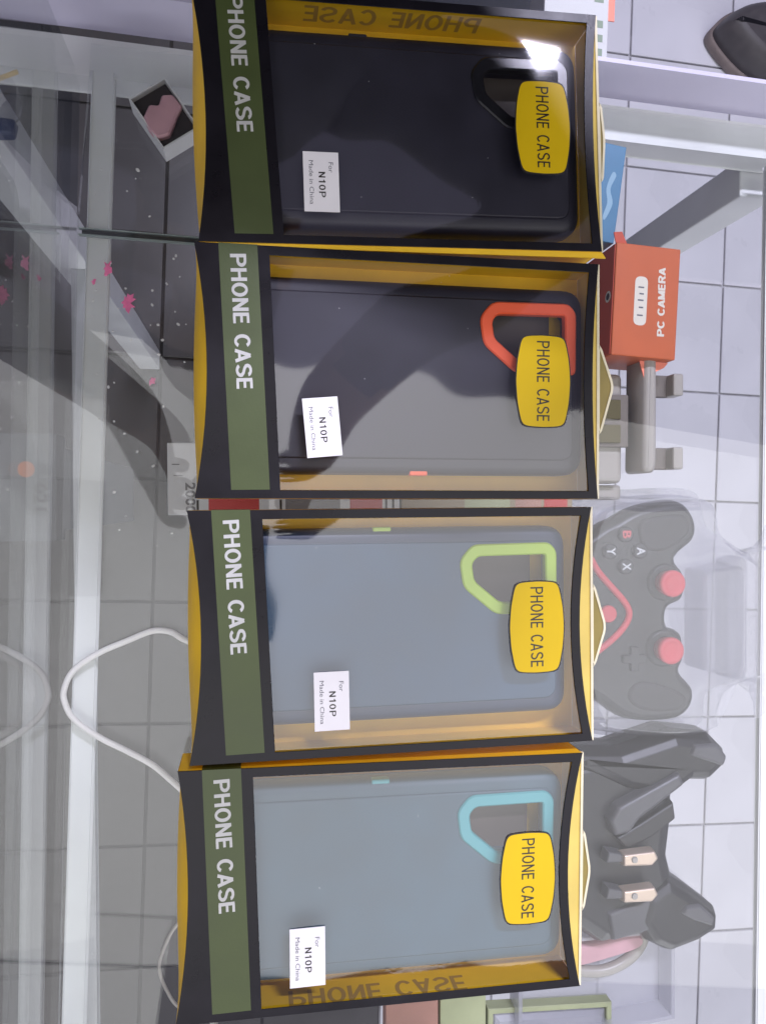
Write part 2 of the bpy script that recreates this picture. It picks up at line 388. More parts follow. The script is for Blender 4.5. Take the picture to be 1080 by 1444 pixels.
def tube(name, pts, r, m, parent=None, n=8, sub=6):
    p = [Vector(q) for q in pts]; c = []
    for i in range(len(p) - 1):
        a, b, cc, d = p[max(i - 1, 0)], p[i], p[i + 1], p[min(i + 2, len(p) - 1)]
        for k in range(sub):
            t = k / sub
            c.append(0.5 * (2 * b + (cc - a) * t + (2 * a - 5 * b + 4 * cc - d) * t * t + (3 * b - a - 3 * cc + d) * t ** 3))
    c.append(p[-1]); vs = []; fs = []
    for i, q in enumerate(c):
        t = (c[min(i + 1, len(c) - 1)] - c[max(i - 1, 0)]).normalized()
        s = t.cross(Vector((0, 0, 1))); s = s.normalized() if s.length > 1e-4 else Vector((1, 0, 0)); uu = s.cross(t)
        for k in range(n):
            a = 2 * math.pi * k / n; v = q + s * math.cos(a) * r + uu * math.sin(a) * r; vs.append(tuple(v))
    for i in range(len(c) - 1):
        for k in range(n): fs.append((i * n + k, i * n + (k + 1) % n, (i + 1) * n + (k + 1) % n, (i + 1) * n + k))
    fs.append(tuple(range(n))); fs.append(tuple(range((len(c) - 1) * n, len(c) * n)))
    return mesh(name, vs, fs, m, parent, True)
def bar(name, a, b, wid, hei, m, parent=None, bev=1.0):
    """rectangular bar along a-b (3D mm points on its axis)"""
    A = Vector(a); Bv = Vector(b); t = (Bv - A); L = t.length; t.normalize()
    up = Vector((0, 0, 1)) if abs(t.z) < 0.9 else Vector((0, 1, 0))
    s = t.cross(up).normalized(); u = s.cross(t)
    bm = bmesh.new(); bmesh.ops.create_cube(bm, size=1)
    for v in bm.verts:
        q = A + t * (L if v.co.x > 0 else 0) + s * (v.co.y * wid) + u * (v.co.z * hei); v.co = q * K
    if bev: bmesh.ops.bevel(bm, geom=bm.edges[:], offset=bev * K, segments=2, affect='EDGES', profile=0.5)
    me = bpy.data.meshes.new(name); bm.to_mesh(me); bm.free()
    return link(name, me, m, parent)
def disc(cx, cy, r, n=24): return [(cx + r * math.cos(2 * math.pi * k / n), cy + r * math.sin(2 * math.pi * k / n)) for k in range(n)]

# ---------------------------------------------------------------- floor
ZF = -1150.0
fl = mesh('floor', [(-3500, -3500, ZF - 4), (3500, -3500, ZF - 4), (3500, 3500, ZF - 4), (-3500, 3500, ZF - 4)], [(0, 1, 2, 3)], M['grout'])
fl['kind'] = 'structure'
P = 236.0; ang = R(-2.0); ux = Vector((math.cos(ang), math.sin(ang))); uy = Vector((-math.sin(ang), math.cos(ang)))
gd = Vector((1013, 480)); c0 = gd - ux * 3.0 * P
strip = mesh('dark_joint_bed', [(*(gd + ux * (-20 * P) + uy * (-16 * P)), ZF - 1.5), (*(gd + ux * (-3 * P) + uy * (-16 * P)), ZF - 1.5), (*(gd + ux * (-3 * P) + uy * (16 * P)), ZF - 1.5), (*(gd + ux * (-20 * P) + uy * (16 * P)), ZF - 1.5)], [(0, 1, 2, 3)], M['grout_dark'], fl)  # left part of the floor takes darker tile and joint colours
tm = {}
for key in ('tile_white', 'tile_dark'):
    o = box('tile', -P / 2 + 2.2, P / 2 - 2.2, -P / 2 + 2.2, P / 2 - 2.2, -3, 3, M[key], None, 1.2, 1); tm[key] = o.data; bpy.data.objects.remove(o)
for i in range(-8, 2):
    for j in range(-9, 5):
        q = gd + ux * ((i + 0.5) * P) + uy * ((j + 0.5) * P)
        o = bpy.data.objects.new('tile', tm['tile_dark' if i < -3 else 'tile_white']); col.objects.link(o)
        o.parent = fl; o.location = (q.x * K, q.y * K, (ZF + random.uniform(-0.4, 0.4)) * K); o.rotation_euler = (0, 0, ang)

# ---------------------------------------------------------------- glass display case
dc = thing('display_case', 'white framed glass display case standing on the tiled floor', 'display case', (0, 0, ZF))
def up(o):                       # parts are modelled in place; the case's empty stands on the floor
    o.parent = dc; o.matrix_parent_inverse = Matrix.Translation((0, 0, -ZF * K)); return o
def along(t, a, b): return tuple(a[i] + (b[i] - a[i]) * t for i in range(3))
# glass counter top carrying the boxes: edge lies outside the frame of the frame rails
up(box('counter_glass', -175, 420, -560, 318, -6.5, -0.5, M['glass'], None, 0.6, 1))
# two shelf panes with a narrow seam
def slab(name, pts, z0, z1, m): return up(loft(name, pts, [(0, z0), (0, z1 - .5), (.5, z1)], m))
slab('shelf_glass', [(-117, 187.5), (395, 174), (405, 296), (-107, 312)], -166, -160, M['glass'])
slab('shelf_glass', [(-136, -560), (390, -560), (395, 170), (-117, 183.5)], -166, -160, M['glass'])
up(bar('glass_edge', (-116, 187.7, -162.8), (190, 179.6, -162.8), 0.7, 4, M['edge_pale'], None, 0))
up(bar('glass_edge', (-116, 183.4, -162.8), (190, 175.3, -162.8), 0.7, 4, M['edge_pale'], None, 0))
up(bar('seam_seal', (-114, 185.5, -163.5), (190, 177.4, -163.5), 2.2, 3, M['seam_dark'], None, 0))
# frame rails below the shelf
up(bar('rail', (-300, 314, -180.5), (560, 284, -180.5), 24, 24, M['white_paint'], None, 1.2))
up(bar('rail', (-100.5, 296, -169.5), (-129, -560, -169.5), 13.5, 5, M['white_paint'], None, 1.0))
up(bar('rail', (414, 270, -170.0), (406, -560, -170.0), 20, 5, M['white_paint'], None, 1.0))
up(bar('lower_rail', (-188, 261.8, -520), (-182, -760, -520), 18, 18, M['rail_dimmed'], None, 1.0))
up(box('leg', -214, -177, 262, 298, ZF + 3, -194, M['white_paint'], None, 1.5))
up(box('leg', 398, 430, 256, 288, ZF + 3, -194, M['white_paint'], None, 1.5))
# side pane: upright glass just left of the shelf
up(loft('side_glass', [(-119.5, 300), (-124.5, 300), (-146.5, -560), (-141.5, -560)], [(0, -185), (0, -8)], M['side_glass']))
# low acrylic lip along the far edge
up(loft('lip_panel', [(-320, 333), (560, 302), (560, 305), (-320, 336)], [(0, -168), (0, -124)], M['lavender']))

# ---------------------------------------------------------------- phone case boxes
def case_box(loc, rz, label, cl, cr, tab, yst, wst, inner, lip=0):
    t = thing('phone_case_box', label, 'box', loc, rz, 'boxed phone cases in a row on the glass')
    H, Wd, L = 26.0, 58.5, 98.0
    xl = lambda y: -L + cl * (1 - (y / Wd) ** 2)
    xr = lambda y: L - cr * (1 - (y / Wd) ** 2)
    N = 14
    ysI = lambda k: -54.6 + 108.8 * k / N
    outer = [(xl(-Wd) + (xr(-Wd) - xl(-Wd)) * k / N, -Wd) for k in range(N)] + [(xr(-Wd + 2 * Wd * k / N), -Wd + 2 * Wd * k / N) for k in range(N)]
    outer += [(xr(Wd) + (xl(Wd) - xr(Wd)) * k / N, Wd) for k in range(N)] + [(xl(Wd - 2 * Wd * k / N), Wd - 2 * Wd * k / N) for k in range(N)]
    wl = lambda y: -61.6 - 2.4 * y / 54.0
    wr = lambda y: xr(y) - 4.6
    inn = [(wl(-54.6) + (wr(-54.6) - wl(-54.6)) * k / N, -54.6) for k in range(N)] + [(wr(ysI(k)), ysI(k)) for k in range(N)]
    inn += [(wr(54.2) + (wl(54.2) - wr(54.2)) * k / N, 54.2) for k in range(N)] + [(wl(ysI(N - k)), ysI(N - k)) for k in range(N)]
    frame2('front_panel', outer, inn, H - 0.5, H, M['black_card'], t, 0.12)
    # green band, wrapping over the upper edge
    z = H + 0.12
    gb = mesh('green_band', [(-87.2, 58.62, z), (-69.6, 58.62, z), (-64.0, -54.4, z), (-81.6, -54.6, z), (-87.3, 58.72, z - 20), (-69.6, 58.72, z - 20)],
              [(0, 3, 2, 1), (0, 1, 5, 4)], M['green_print'], t)
    strokes('lettering', 'PHONE CASE', (-82.0, 53.6), (-78.9, -8.4), 7.2, z + 0.10, M['white_print'], gb, 0.168)
    # side walls, yellow inside and out
    for s in (1, -1):
        wobj = box('side_wall', -L + 0.3, L - 0.3, min(s * Wd, s * (Wd - 0.7)), max(s * Wd, s * (Wd - 0.7)), 0.6, H - 0.55, M['yellow_card'], t)
        if inner == s:
            mtx = Matrix(((1 if s < 0 else -1, 0, 0, (-46 if s < 0 else 42) * K), (0, 0, -s, s * (Wd - 0.85) * K), (0, 1, 0, (9.5 if s < 0 else 4.5) * K), (0, 0, 0, 1)))
            if s > 0: mtx = Matrix(((-1, 0, 0, 42 * K), (0, 0, -1, (Wd - 0.85) * K), (0, 1, 0, 5.5 * K), (0, 0, 0, 1)))
            strokes('lettering', 'PHONE CASE', (0, 0), (88, 0), 12, 0, M['brown_print'], wobj, 0.15, matrix=mtx)
    if lip: loft('side_lip', [(-97.5, -58.6), (98.2, -58.6), (100.2, -58.7 - lip), (-97, -58.7 - lip * 0.5)], [(0, H - 1.6), (0, H - 0.7)], M['yellow_card'], t)
    box('back_panel', -L, L, -Wd, Wd, 0, 0.6, M['yellow_card'], t)
    # left end flap: from the concave front edge to the straight back edge
    vs = []; fs = []; A, Bn = 16, 5
    for i in range(A + 1):
        y = -Wd + 2 * Wd * i / A; q = 1 - (y / Wd) ** 2
        for j in range(Bn + 1):
            f = j / Bn; xa = xl(y); xb = -L - 2.2 * q
            vs.append((xa + (xb - xa) * f - 1.2 * q * math.sin(f * math.pi), y * 0.998, (H - 0.55) * (1 - f) + 0.3 * f))
    for i in range(A):
        for j in range(Bn): a = i * (Bn + 1) + j; fs.append((a, a + 1, a + Bn + 2, a + Bn + 1))
    mesh('end_flap', vs, fs, M['yellow_card'], t, True)
    # right end: upright flap with pale cut edge, behind the concave front edge
    vs = []; fs = []
    for i in range(A + 1):
        y = -Wd + 2 * Wd * i / A
        vs += [(xr(y) - 0.1, y * 0.998, H - 0.6), (L + 0.2, y * 0.998, H - 2.0), (L + 0.2, y * 0.998, 0.3)]
    for i in range(A):
        for j in range(2): a = i * 3 + j; fs.append((a, a + 1, a + 4, a + 3))
    mesh('end_flap', vs, fs, M['pale_yellow'], t)
    lip = [(L - 0.3 - 0.0, -Wd), (L + 0.9, -Wd), (L + 0.9, Wd), (L - 0.3, Wd)]
    loft('cut_edge', lip, [(0, H - 2.6), (0, H - 0.9)], M['cream_edge'], t)
    # hang tab
    y0, y1, yp, prot = tab
    po = rounded([(L + 0.95, y0), (L + 3.2, y0 + 2.5), (L + prot, yp - 2), (L + prot, yp + 2), (L + 3.2, y1 - 3), (L + 0.95, y1)], 1.5, 3)
    pi_ = inset(ccw(po), 1.1)
    tb = loft('hang_tab', pi_, [(0, H - 4.0), (0, H - 3.3)], M['tab_inner'], t)
    frame2('rim', ccw(po), pi_, H - 4.2, H - 2.7, M['cream_edge'], tb)
    # clear film behind the window
    NX, NY = 44, 26; vs = []; fs = []; ph = random.uniform(0, 6)
    for i in range(NX + 1):
        for j in range(NY + 1):
            y = -57 + 114 * j / NY; x = -68 + (xr(y) - 2 + 68) * i / NX
            e = min(1, (57 - abs(y)) / 14) * min(1, (x + 68) / 18) * min(1, max(0, (xr(y) - 2 - x)) / 18)
            eb = min(1, (57 - y) / 13); eb = eb * (2 - eb); ec = min(1, (57 + y) / 13); ec = ec * (2 - ec)
            zz = H - 1.35 + 0.75 * eb * ec + e * (0.16 * math.sin(x * 0.055 + ph) * math.cos(y * 0.05 + ph * 2) + 0.07 * math.sin(x * 0.13 - y * 0.09 + ph))
            vs.append((x, y, zz))
    for i in range(NX):
        for j in range(NY): a = i * (NY + 1) + j; fs.append((a, a + 1, a + NY + 2, a + NY + 1))
    mesh('window_film', vs, fs, M['film'], t, True)
    bmd = bmesh.new()
    for k in range(6):
        fx, fy, fs_ = random.uniform(-55, 50), random.uniform(-50, 50), random.uniform(0.10, 0.24)
        bmesh.ops.create_icosphere(bmd, subdivisions=1, radius=1, matrix=Matrix.Translation((fx * K, fy * K, (H - 0.55) * K)) @ Matrix.Rotation(random.uniform(0, 6), 4, 'Z') @ Matrix.Diagonal((fs_ * K * random.choice((1, 1, 3)), fs_ * K * 0.7, 0.1 * K, 1)))
    med = bpy.data.meshes.new('dust'); bmd.to_mesh(med); bmd.free(); link('dust', med, M['crumb'], t)['kind'] = 'stuff'
    # yellow badge sticker
    cx, cy, rot = yst; c, s_ = math.cos(R(rot)), math.sin(R(rot))
    tr = lambda p: (cx + p[0] * c - p[1] * s_, cy + p[0] * s_ + p[1] * c)
    def barrel(g):
        a, b, k = 11.2 + g, 22.2 + g, 3.2
        pts = [(-a, -b), (0, -b - 0.8), (a, -b), (a + k * .75, -b * .5), (a + k, 0), (a + k * .75, b * .5), (a, b), (0, b + 0.8), (-a, b), (-a - k * .75, b * .5), (-a - k, 0), (-a - k * .75, -b * .5)]
        return smoothed(rounded([tr(p) for p in pts], 3.2, 2), 2)
    st = loft('badge_sticker', barrel(-0.45), [(0, H - 0.30), (0, H - 0.02)], M['yellow_sticker'], t)
    loft('outline', barrel(0.1), [(0, H - 0.34), (0, H - 0.10)], M['black_print'], st)
    strokes('lettering', 'PHONE CASE', tr((-3.4, 19.8)), tr((-3.4, -19.8)), 6.6, H + 0.04, M['black_print'], st, 0.115)
    # white model label
    cx, cy, rot = wst; c, s_ = math.cos(R(rot)), math.sin(R(rot))
    tr2 = lambda p: (cx + p[0] * c - p[1] * s_, cy + p[0] * s_ + p[1] * c)
    wl_ = loft('model_label', [tr2(p) for p in [(-8.3, -13.9), (8.3, -13.9), (8.3, 13.9), (-8.3, 13.9)]], [(0, H - 0.30), (0, H - 0.02)], M['white_label'], t)
    text('lettering', 'For', tr2((3.6, 9.2)), tr2((3.6, 4.4)), 2.1, H + 0.05, M['grey_print'], wl_, 0.0)
    strokes('lettering', 'N10P', tr2((-1.2, 4.6)), tr2((-1.2, -7.2)), 3.1, H + 0.03, M['black_print'], wl_, 0.14, gap=0.16)
    text('lettering', 'Made in China', tr2((-5.6, 9.8)), tr2((-5.6, -10.6)), 2.0, H + 0.05, M['grey_print'], wl_, 0.0)
    return t

RING = [(32.3, 32.5), (39.0, 40.3), (79.0, 40.8), (83.0, 36.5), (82.9, 4.5), (50.7, 5.2), (34.2, 19.0)]
def phone_case(loc, rz, label, dx, dy, side, back, ring, button, bpos):
    t = thing('phone_case', label, 'phone case', loc, rz, 'phone cases seen through the box windows')
    hx0, hx1, hy0, hy1 = -86 + dx, 89 + dx, -46 + dy, 49 + dy
    hx1 = min(hx1, 95)
    outl = rounded([(hx0, hy0), (hx1, hy0), (hx1, hy1), (hx0, hy1)], 11, 7)
    shift = [(x + dx, y + dy) for x, y in RING]
    ro = rounded(shift, 3.6, 5); base = ccw(shift); ri = rounded(inset(base, 6.0), 2.4, 5); rh = rounded(inset(base, 3.0), 3.0, 5)
    holed('shell', outl, rh, [(0.8, 2.2), (0, 4), (0, 11), (0.5, 13), (1.8, 14.6), (4.0, 15.4), (7.0, 15.7)], 4, side, t)
    plate = rounded([(hx0 + 7, hy0 + 7.5), (hx1 - 6.0, hy0 + 7.5), (hx1 - 6.0, hy1 - 7.2), (hx0 + 7, hy1 - 7.2)], 7, 7)
    holed('back_plate', plate, rh, [(0, 15.72), (0.25, 16.3), (0.9, 16.7)], 15.0, back, t)
    frame2('camera_ring', ro, ri, 13.5, 18.0, ring, t, 0.7)
    box('inner_card', hx0 + 6, 74 + dx, hy0 + 6, hy1 - 6, 2.6, 3.4, M['inner_card'], t)
    bx, by = bpos
    box('button', bx - 4.5, bx + 4.5, by - 1.4, by + 1.4, 9.5, 14.4, button, t, 0.6)
    return t

BX = [((71.8, 182.0, 0), 1.75), ((71.7, 61.7, 0), 0.0), ((68.7, -60.1, 0), 0.47), ((63.3, -181.1, 0), -0.59)]
case_box(*BX[0], 'topmost box in the row, a bright lamp glare beside its yellow badge', 5, 3, (-24, 18, -2, 4.5), (68.8, 1.5, 0), (-41, -29.4, 0), 1, 2.9)
phone_case(*BX[0], 'all black phone case with a black camera surround in the topmost box', 3, -1, M['case_black'], M['case_black'], M['ring_black'], M['case_black'], (-20, 46.6))
case_box(*BX[1], 'second box from the top, black case with orange camera ring behind its window', 5.5, 3, (-27, 20, -2, 9.2), (69.2, -0.6, 0), (-39.6, -25, 5.2), 0)
phone_case(*BX[1], 'black phone case with a bright orange camera ring', 7, -0.5, M['case_black'], M['case_black'], M['ring_orange'], M['ring_orange'], (9.0, -45.6))
case_box(*BX[2], 'third box from the top, case with lime green camera ring behind its window', 5.7, 6.5, (-23, 21, -2, 8.5), (69.2, -0.5, 0), (-32.5, -32, 0.6), 0)
phone_case(*BX[2], 'slate and navy phone case with a lime green camera ring', 0, 0, M['case_navy'], M['case_slate'], M['ring_lime'], M['ring_lime'], (-6.0, 48.0))
case_box(*BX[3], 'bottom box in the row, case with turquoise camera ring, mirrored lettering on its inner wall', 5, 7, (-23, 20, -2, 6.0), (70.2, -2.4, 0), (-38, -32, 1.0), -1)
phone_case(*BX[3], 'grey teal phone case with a turquoise camera ring', 3.7, -3.4, M['case_teal'], M['case_teal'], M['ring_cyan'], M['ring_cyan'], (-2.0, 44.6))

# ---------------------------------------------------------------- things on the shelf
ZS = -159.8
# orange carton of a web camera
t = thing('camera_carton', 'orange carton lettered PC CAMERA on the shelf right of the second box', 'box', (270, 142, ZS), -3)
box('carton', -24, 24, -39, 39, 0, 48, M['orange_card'], t, 0.8)
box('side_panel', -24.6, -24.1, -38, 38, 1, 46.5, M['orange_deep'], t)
loft('open_flap', [(-24, 38.5), (-26, 46), (-20, 47), (-16, 39.2)], [(0, 46.0), (0, 46.8)], M['orange_deep'], t)
loft('under_flap', [(2, -39.2), (24, -39.2), (21, -43), (6, -51)], [(0, 38), (0, 38.8)], M['coral'], t)
loft('badge', rounded([(-9, -17), (0.5, -17), (0.5, 17), (-9, 17)], 5.2, 6), [(0, 47.9), (0, 48.15)], M['badge'], t)
for i, y in enumerate((9.5, 5, 0.5, -4.5, -10)):
    box('mark', -6.5 + (i % 2), -2.2, y - 0.5, y + 0.5, 48.1, 48.25, M['grey_print'], t)
strokes('lettering', 'PC CAMERA', (14.5, -23), (13.2, 24.5), 5.2, 48.15, M['badge'], t, 0.21)
loft('eyelet', disc(0, 0, 4, 16), [(0, 0), (0, 0.1)], M['badge'], t).matrix_local = Matrix.Translation((-24.75 * K, 3 * K, 40 * K)) @ Matrix.Rotation(R(-90), 4, 'Y')
loft('eyelet_hole', disc(0, 0, 2.5, 16), [(0, 0), (0, 0.1)], M['foam_black'], t).matrix_local = Matrix.Translation((-24.9 * K, 3 * K, 40 * K)) @ Matrix.Rotation(R(-90), 4, 'Y')
# blue carton
t = thing('blue_carton', 'narrow blue carton behind the top box, against the white rail', 'box', (246, 226, ZS), -8)
box('carton', -13, 13, -38, 32, 0, 32, M['blue_card'], t, 0.6)
loft('print', smoothed([(4, -22), (8, -10), (5, 0), (8, 10), (5, 12), (2, 0), (4, -10), (2, -20)], 4), [(0, 31.9), (0, 32.1)], M['blue_pale'], t)
# phone holder
t = thing('phone_holder', 'grey plastic clamp phone holder below the orange carton', 'phone holder', (262, 60, ZS))
box('base', -40, 4, -44, 36, 0, 22, M['holder_grey'], t, 4, 3)
box('pad', -34, 6, -18, 20, 22, 27, M['holder_pad'], t, 1)
box('slot', -30, -1, -15, -2, 27, 29, M['holder_olive'], t, 0.5)
box('slot', -30, -1, 2, 16, 27, 29, M['holder_olive'], t, 0.5)
loft('clamp_bar', rounded([(10, -37), (19, -37), (21, -30), (21, 44), (17, 50), (11, 48)], 4, 4), [(1, 12), (0, 14), (0, 38), (1.5, 40), (3.5, 40.8)], M['holder_grey'], t, True)
for y in (-26, 27):
    box('hook', 20.5, 38, y - 8, y + 8, 20, 26, M['holder_pad'], t, 1)
    box('hook_tip', 36, 44, y - 8, y + 8, 20, 36, M['holder_grey'], t, 1.5)
box('foot', -36, 8, -56, -45, 0, 12, M['holder_grey'], t, 2)

# game controller in its clear blister
t = thing('game_controller', 'black game controller with red thumbsticks and a red stripe', 'controller', (270, -78, ZS))
outl = [(-52, 40), (-26, 62), (-12, 69), (7, 78), (38, 82), (52, 69), (52, 53), (37, 39), (44, 27), (43, 9), (31, 2), (31, -11), (42, -17), (44, -35), (41, -45), (52, -59), (48, -74), (33, -81), (-1, -79), (-25, -64), (-52, -44), (-60, 0)]
outl = smoothed(outl, 4)
loft('body', outl, [(4, 6), (1, 11), (0, 17), (1.2, 23), (3.6, 27), (7.0, 29)], M['pad_black'], t, True)
loft('grip_pad', smoothed([(8, 68), (36, 72), (44, 66), (43, 56), (26, 45), (10, 46), (4, 58)], 5), [(0, 27.5), (1, 30), (3, 31)], M['pad_rubber'], t, True)
loft('grip_pad', smoothed([(4, -50), (22, -52), (40, -60), (42, -68), (30, -73), (6, -70), (-4, -60)], 5), [(0, 27.5), (1, 30), (3, 31)], M['pad_rubber'], t, True)
for (x, y) in ((25, 22), (24, -26)):
    loft('stick_well', disc(x, y, 13.5, 28), [(0, 26), (0, 30), (1.5, 31.5)], M['pad_black'], t, True)
    s = loft('thumbstick', disc(x, y, 9.6, 28), [(1, 31), (1, 36), (0, 38), (0, 41), (1, 42.2), (3, 41.6), (5, 41.0)], M['pad_red'], t, True)
loft('home_button', disc(-19, 0, 6.2, 24), [(0, 28), (0, 31), (0.8, 32)], M['pad_red'], t, True)
for (x, y, ch, mm) in ((-6, 57, 'B', 'pad_red_print'), (-18, 45, 'Y', 'pad_grey_print'), (5, 45, 'A', 'pad_grey_print'), (-6, 34, 'X', 'pad_grey_print')):
    b = loft('button', disc(x, y, 5.6, 20), [(0, 28), (0, 31.5), (1.2, 32.6)], M['pad_black'], t, True)
    text('lettering', ch, (x - 3, y + 2.8), (x - 3, y - 2.8), 6.2, 32.8, M[mm], b, 0.03)
cur = [(-32, 40), (-26, 30), (-16, 19), (-6, 8), (-2.5, 0), (-6, -9), (-16, -19), (-30, -29)]
tube('stripe', [(x, y, 29.4) for x, y in cur], 2.5, M['pad_red'], t, 8, 5)
loft('direction_pad', rounded([(-2, -42), (4, -42), (4, -36), (10, -36), (10, -30), (4, -30), (4, -24), (-2, -24), (-2, -30), (-8, -30), (-8, -36), (-2, -36)], 1, 2), [(0, 28), (0, 31.5), (.6, 32)], M['pad_black'], t)
t = thing('blister_tray', 'clear plastic blister tray around the game controller', 'packaging', (270, -78, ZS))
bo = smoothed([(-40, 84), (10, 90), (62, 90), (72, 74), (76, 62), (100, 46), (106, 34), (106, -54), (98, -60), (76, -68), (72, -90), (46, -100), (-10, -96), (-44, -80), (-60, 0)], 4)
loft('flange', bo, [(0, 0.3), (0, 1.1)], M['blister_ledge'], t)
loft('dome', inset(bo, 5), [(0, 1.2), (1.5, 10), (3, 24), (6, 34), (12, 45)], M['blister'], t, True, bottom=False)
loft('ledge', rounded([(58, -46), (88, -50), (94, -46), (94, 30), (88, 34), (58, 30)], 4, 3), [(0, 1.2), (1, 24), (3, 26)], M['blister_ledge'], t)
loft('ledge', rounded([(84, -54), (100, -56), (103, -50), (103, 36), (98, 40), (84, 36)], 3, 3), [(0, 1.2), (1, 14), (2, 15)], M['blister_ledge'], t)

# folding trigger grip
t = thing('trigger_grip', 'dark faceted trigger grip with two metal triggers below the controller', 'game grip', (280, -245, ZS))
def facet(name, pts, lv, m):
    o = loft(name, [(x - 280, y + 245) for x, y in pts], lv, m, t)
    bv = o.modifiers.new('edges', 'BEVEL'); bv.width = 0.0011; bv.segments = 2; bv.limit_method = 'ANGLE'; bv.angle_limit = R(12)
    return o
facet('body', [(212, -182), (262, -176), (304, -205), (303, -232), (300, -256), (306, -280), (286, -314), (246, -318), (222, -300), (208, -240)], [(0, 2), (0, 22), (4, 30), (12, 34)], M['grip_dark'])
facet('handle', [(222, -172), (258, -174), (300, -163), (330, -167), (344, -181), (341, -193), (329, -203), (315, -202), (296, -214), (262, -206), (222, -186)], [(2, 1), (0, 12), (0, 26), (5, 36), (10, 39)], M['grip_dark'])
facet('handle', [(296, -268), (314, -280), (337, -298), (336, -312), (320, -320), (297, -326), (282, -318), (270, -300), (276, -280)], [(2, 1), (0, 12), (0, 26), (4, 36), (9, 39)], M['grip_dark'])
facet('handle_cap', [(312, -172), (330, -172), (339, -182), (336, -190), (318, -184), (308, -180)], [(0, 38), (2, 41.5)], M['grip_mid'])
facet('handle_cap', [(306, -288), (318, -288), (330, -299), (328, -306), (312, -300), (302, -294)], [(0, 38), (2, 41.5)], M['grip_mid'])
facet('strut', [(246, -222), (252, -212), (300, -190), (304, -200), (270, -222), (262, -232), (250, -234)], [(0, 30), (0.8, 42), (2.5, 44)], M['grip_mid'])
facet('strut', [(252, -236), (272, -226), (298, -212), (300, -226), (282, -238), (262, -246)], [(0, 28), (1, 38), (2, 39)], M['grip_dark'])
facet('plate', [(248, -290), (282, -282), (286, -306), (252, -312)], [(0, 33), (2, 37)], M['grip_mid'])
for y in (-247.5, -273):
    facet('trigger', [(254, y - 5), (276, y - 6), (281, y - 1), (278, y + 5), (254, y + 4)], [(0, 40), (0.6, 48), (1.4, 49)], M['trigger_metal'])
    facet('trigger_arm', [(242, y - 3), (256, y - 3.5), (256, y + 3), (244, y + 6)], [(0, 36), (0.6, 45), (1.2, 46)], M['grip_mid'])
    facet('trigger_screw', disc(262, y, 2.6, 14), [(0, 48.5), (0.5, 50.2)], M['holder_grey'])

# frosted tray with a pink piece
t = thing('frosted_tray', 'frosted clear tray at the lower right below the trigger grip', 'tray', (248, -352, ZS))
frame2('rim', ccw([(-60, -42), (62, -32), (62, 36), (-60, 36)]), inset(ccw([(-60, -42), (62, -32), (62, 36), (-60, 36)]), 3), 0.5, 20, M['frosted'], t, 0.5)
loft('floor_plate', ccw([(-57, -38), (59, -28), (59, 33), (-57, 33)]), [(0, 0.3), (0, 2)], M['frosted'], t)
t = thing('curved_band', 'pink and grey curved band lying in the frosted tray', 'band', (262, -338, ZS + 2.4))
loft('pad', smoothed([(-34, 10), (-4, 14), (22, 16), (26, 8), (10, 2), (-34, -4)], 5), [(1, 0), (0, 3), (0, 9), (2, 12)], M['pink_pale'], t, True)
tube('band', [(-30, -8, 6), (-6, -10, 8), (14, -4, 8), (26, 8, 8), (30, 24, 7)], 4.2, M['holder_grey'], t)
# pack with an olive rim and a rust coloured carton at the bottom edge
t = thing('olive_pack', 'clear fronted pack with an olive green rim at the bottom edge', 'packaging', (214, -398, ZS))
ol = ccw([(-46, -40), (50, -40), (50, 26), (-46, 31)])
frame2('rim', ol, inset(ol, 4), 0.5, 11, M['carton_olive'], t, 0.6)
loft('cover', inset(ol, 5.5), [(0, 2), (0, 10), (3, 12.5)], M['frosted'], t)
tag(box('olive_carton', 132, 166, -432, -350, ZS, ZS + 12, M['carton_olive'], None, 0.8), 'small olive green carton left of the olive rimmed pack', 'box')
tag(box('rust_carton', 92, 130, -440, -345, ZS, ZS + 14, M['carton_rust'], None, 0.8), 'rust brown carton under the lower edge of the bottom box', 'box')
# cartons glimpsed in the gap between the second and third boxes
t = thing('printed_carton', 'white carton printed 2000 lying under the second and third boxes', 'box', (22, 20, ZS), 0.5)
box('carton', -79, 80, -26, 23, 0, 10, M['carton_white'], t, 0.6)
for (a, b, mm) in ((-52, -18, 'carton_red'), (0, 38, 'carton_grey'), (45, 68, 'carton_red')):
    box('print', a, b, -25, -15, 10, 10.15, M[mm], t)
for a in (-60, -4, 70, 75): box('print', a, a + 1.5, -24, -16, 10, 10.15, M['black_print'], t)
text('lettering', '2000', (-67, -4), (-67, -25), 6.5, 10.12, M['carton_grey'], t, 0.03)
box('print', -76, -71, 8, 8.7, 10, 10.12, M['carton_grey'], t); box('print', -75, -69, 0.5, 1, 10, 10.12, M['carton_grey'], t)
t = thing('striped_carton', 'tan carton with red and yellow print in the gap between boxes', 'box', (170, 0, ZS), 0)
box('carton', -66, 62, -30, 28, 0, 11, M['carton_tan'], t, 0.6)
for (a, b, mm) in ((-20, 14, 'carton_olive'), (18, 38, 'carton_rust'), (40, 58, 'carton_red')):
    box('print', a, b, -12, 12, 11, 11.15, M[mm], t)
# white carton with green icons at the top
t = thing('icon_carton', 'white carton with a row of small green icons right of the top box', 'box', (228, 345, ZS + 0), -2)
box('carton', -26, 22, -28, 70, 0, 30, M['carton_white'], t, 0.6)
for y in (-22, -12, -2, 16): box('icon', 11, 18, y - 2.6, y + 2.6, 30, 30.15, M['icon_green'], t)
box('coral_tab', 22.6, 29, 5, 60, 24, 24.8, M['coral'], t)
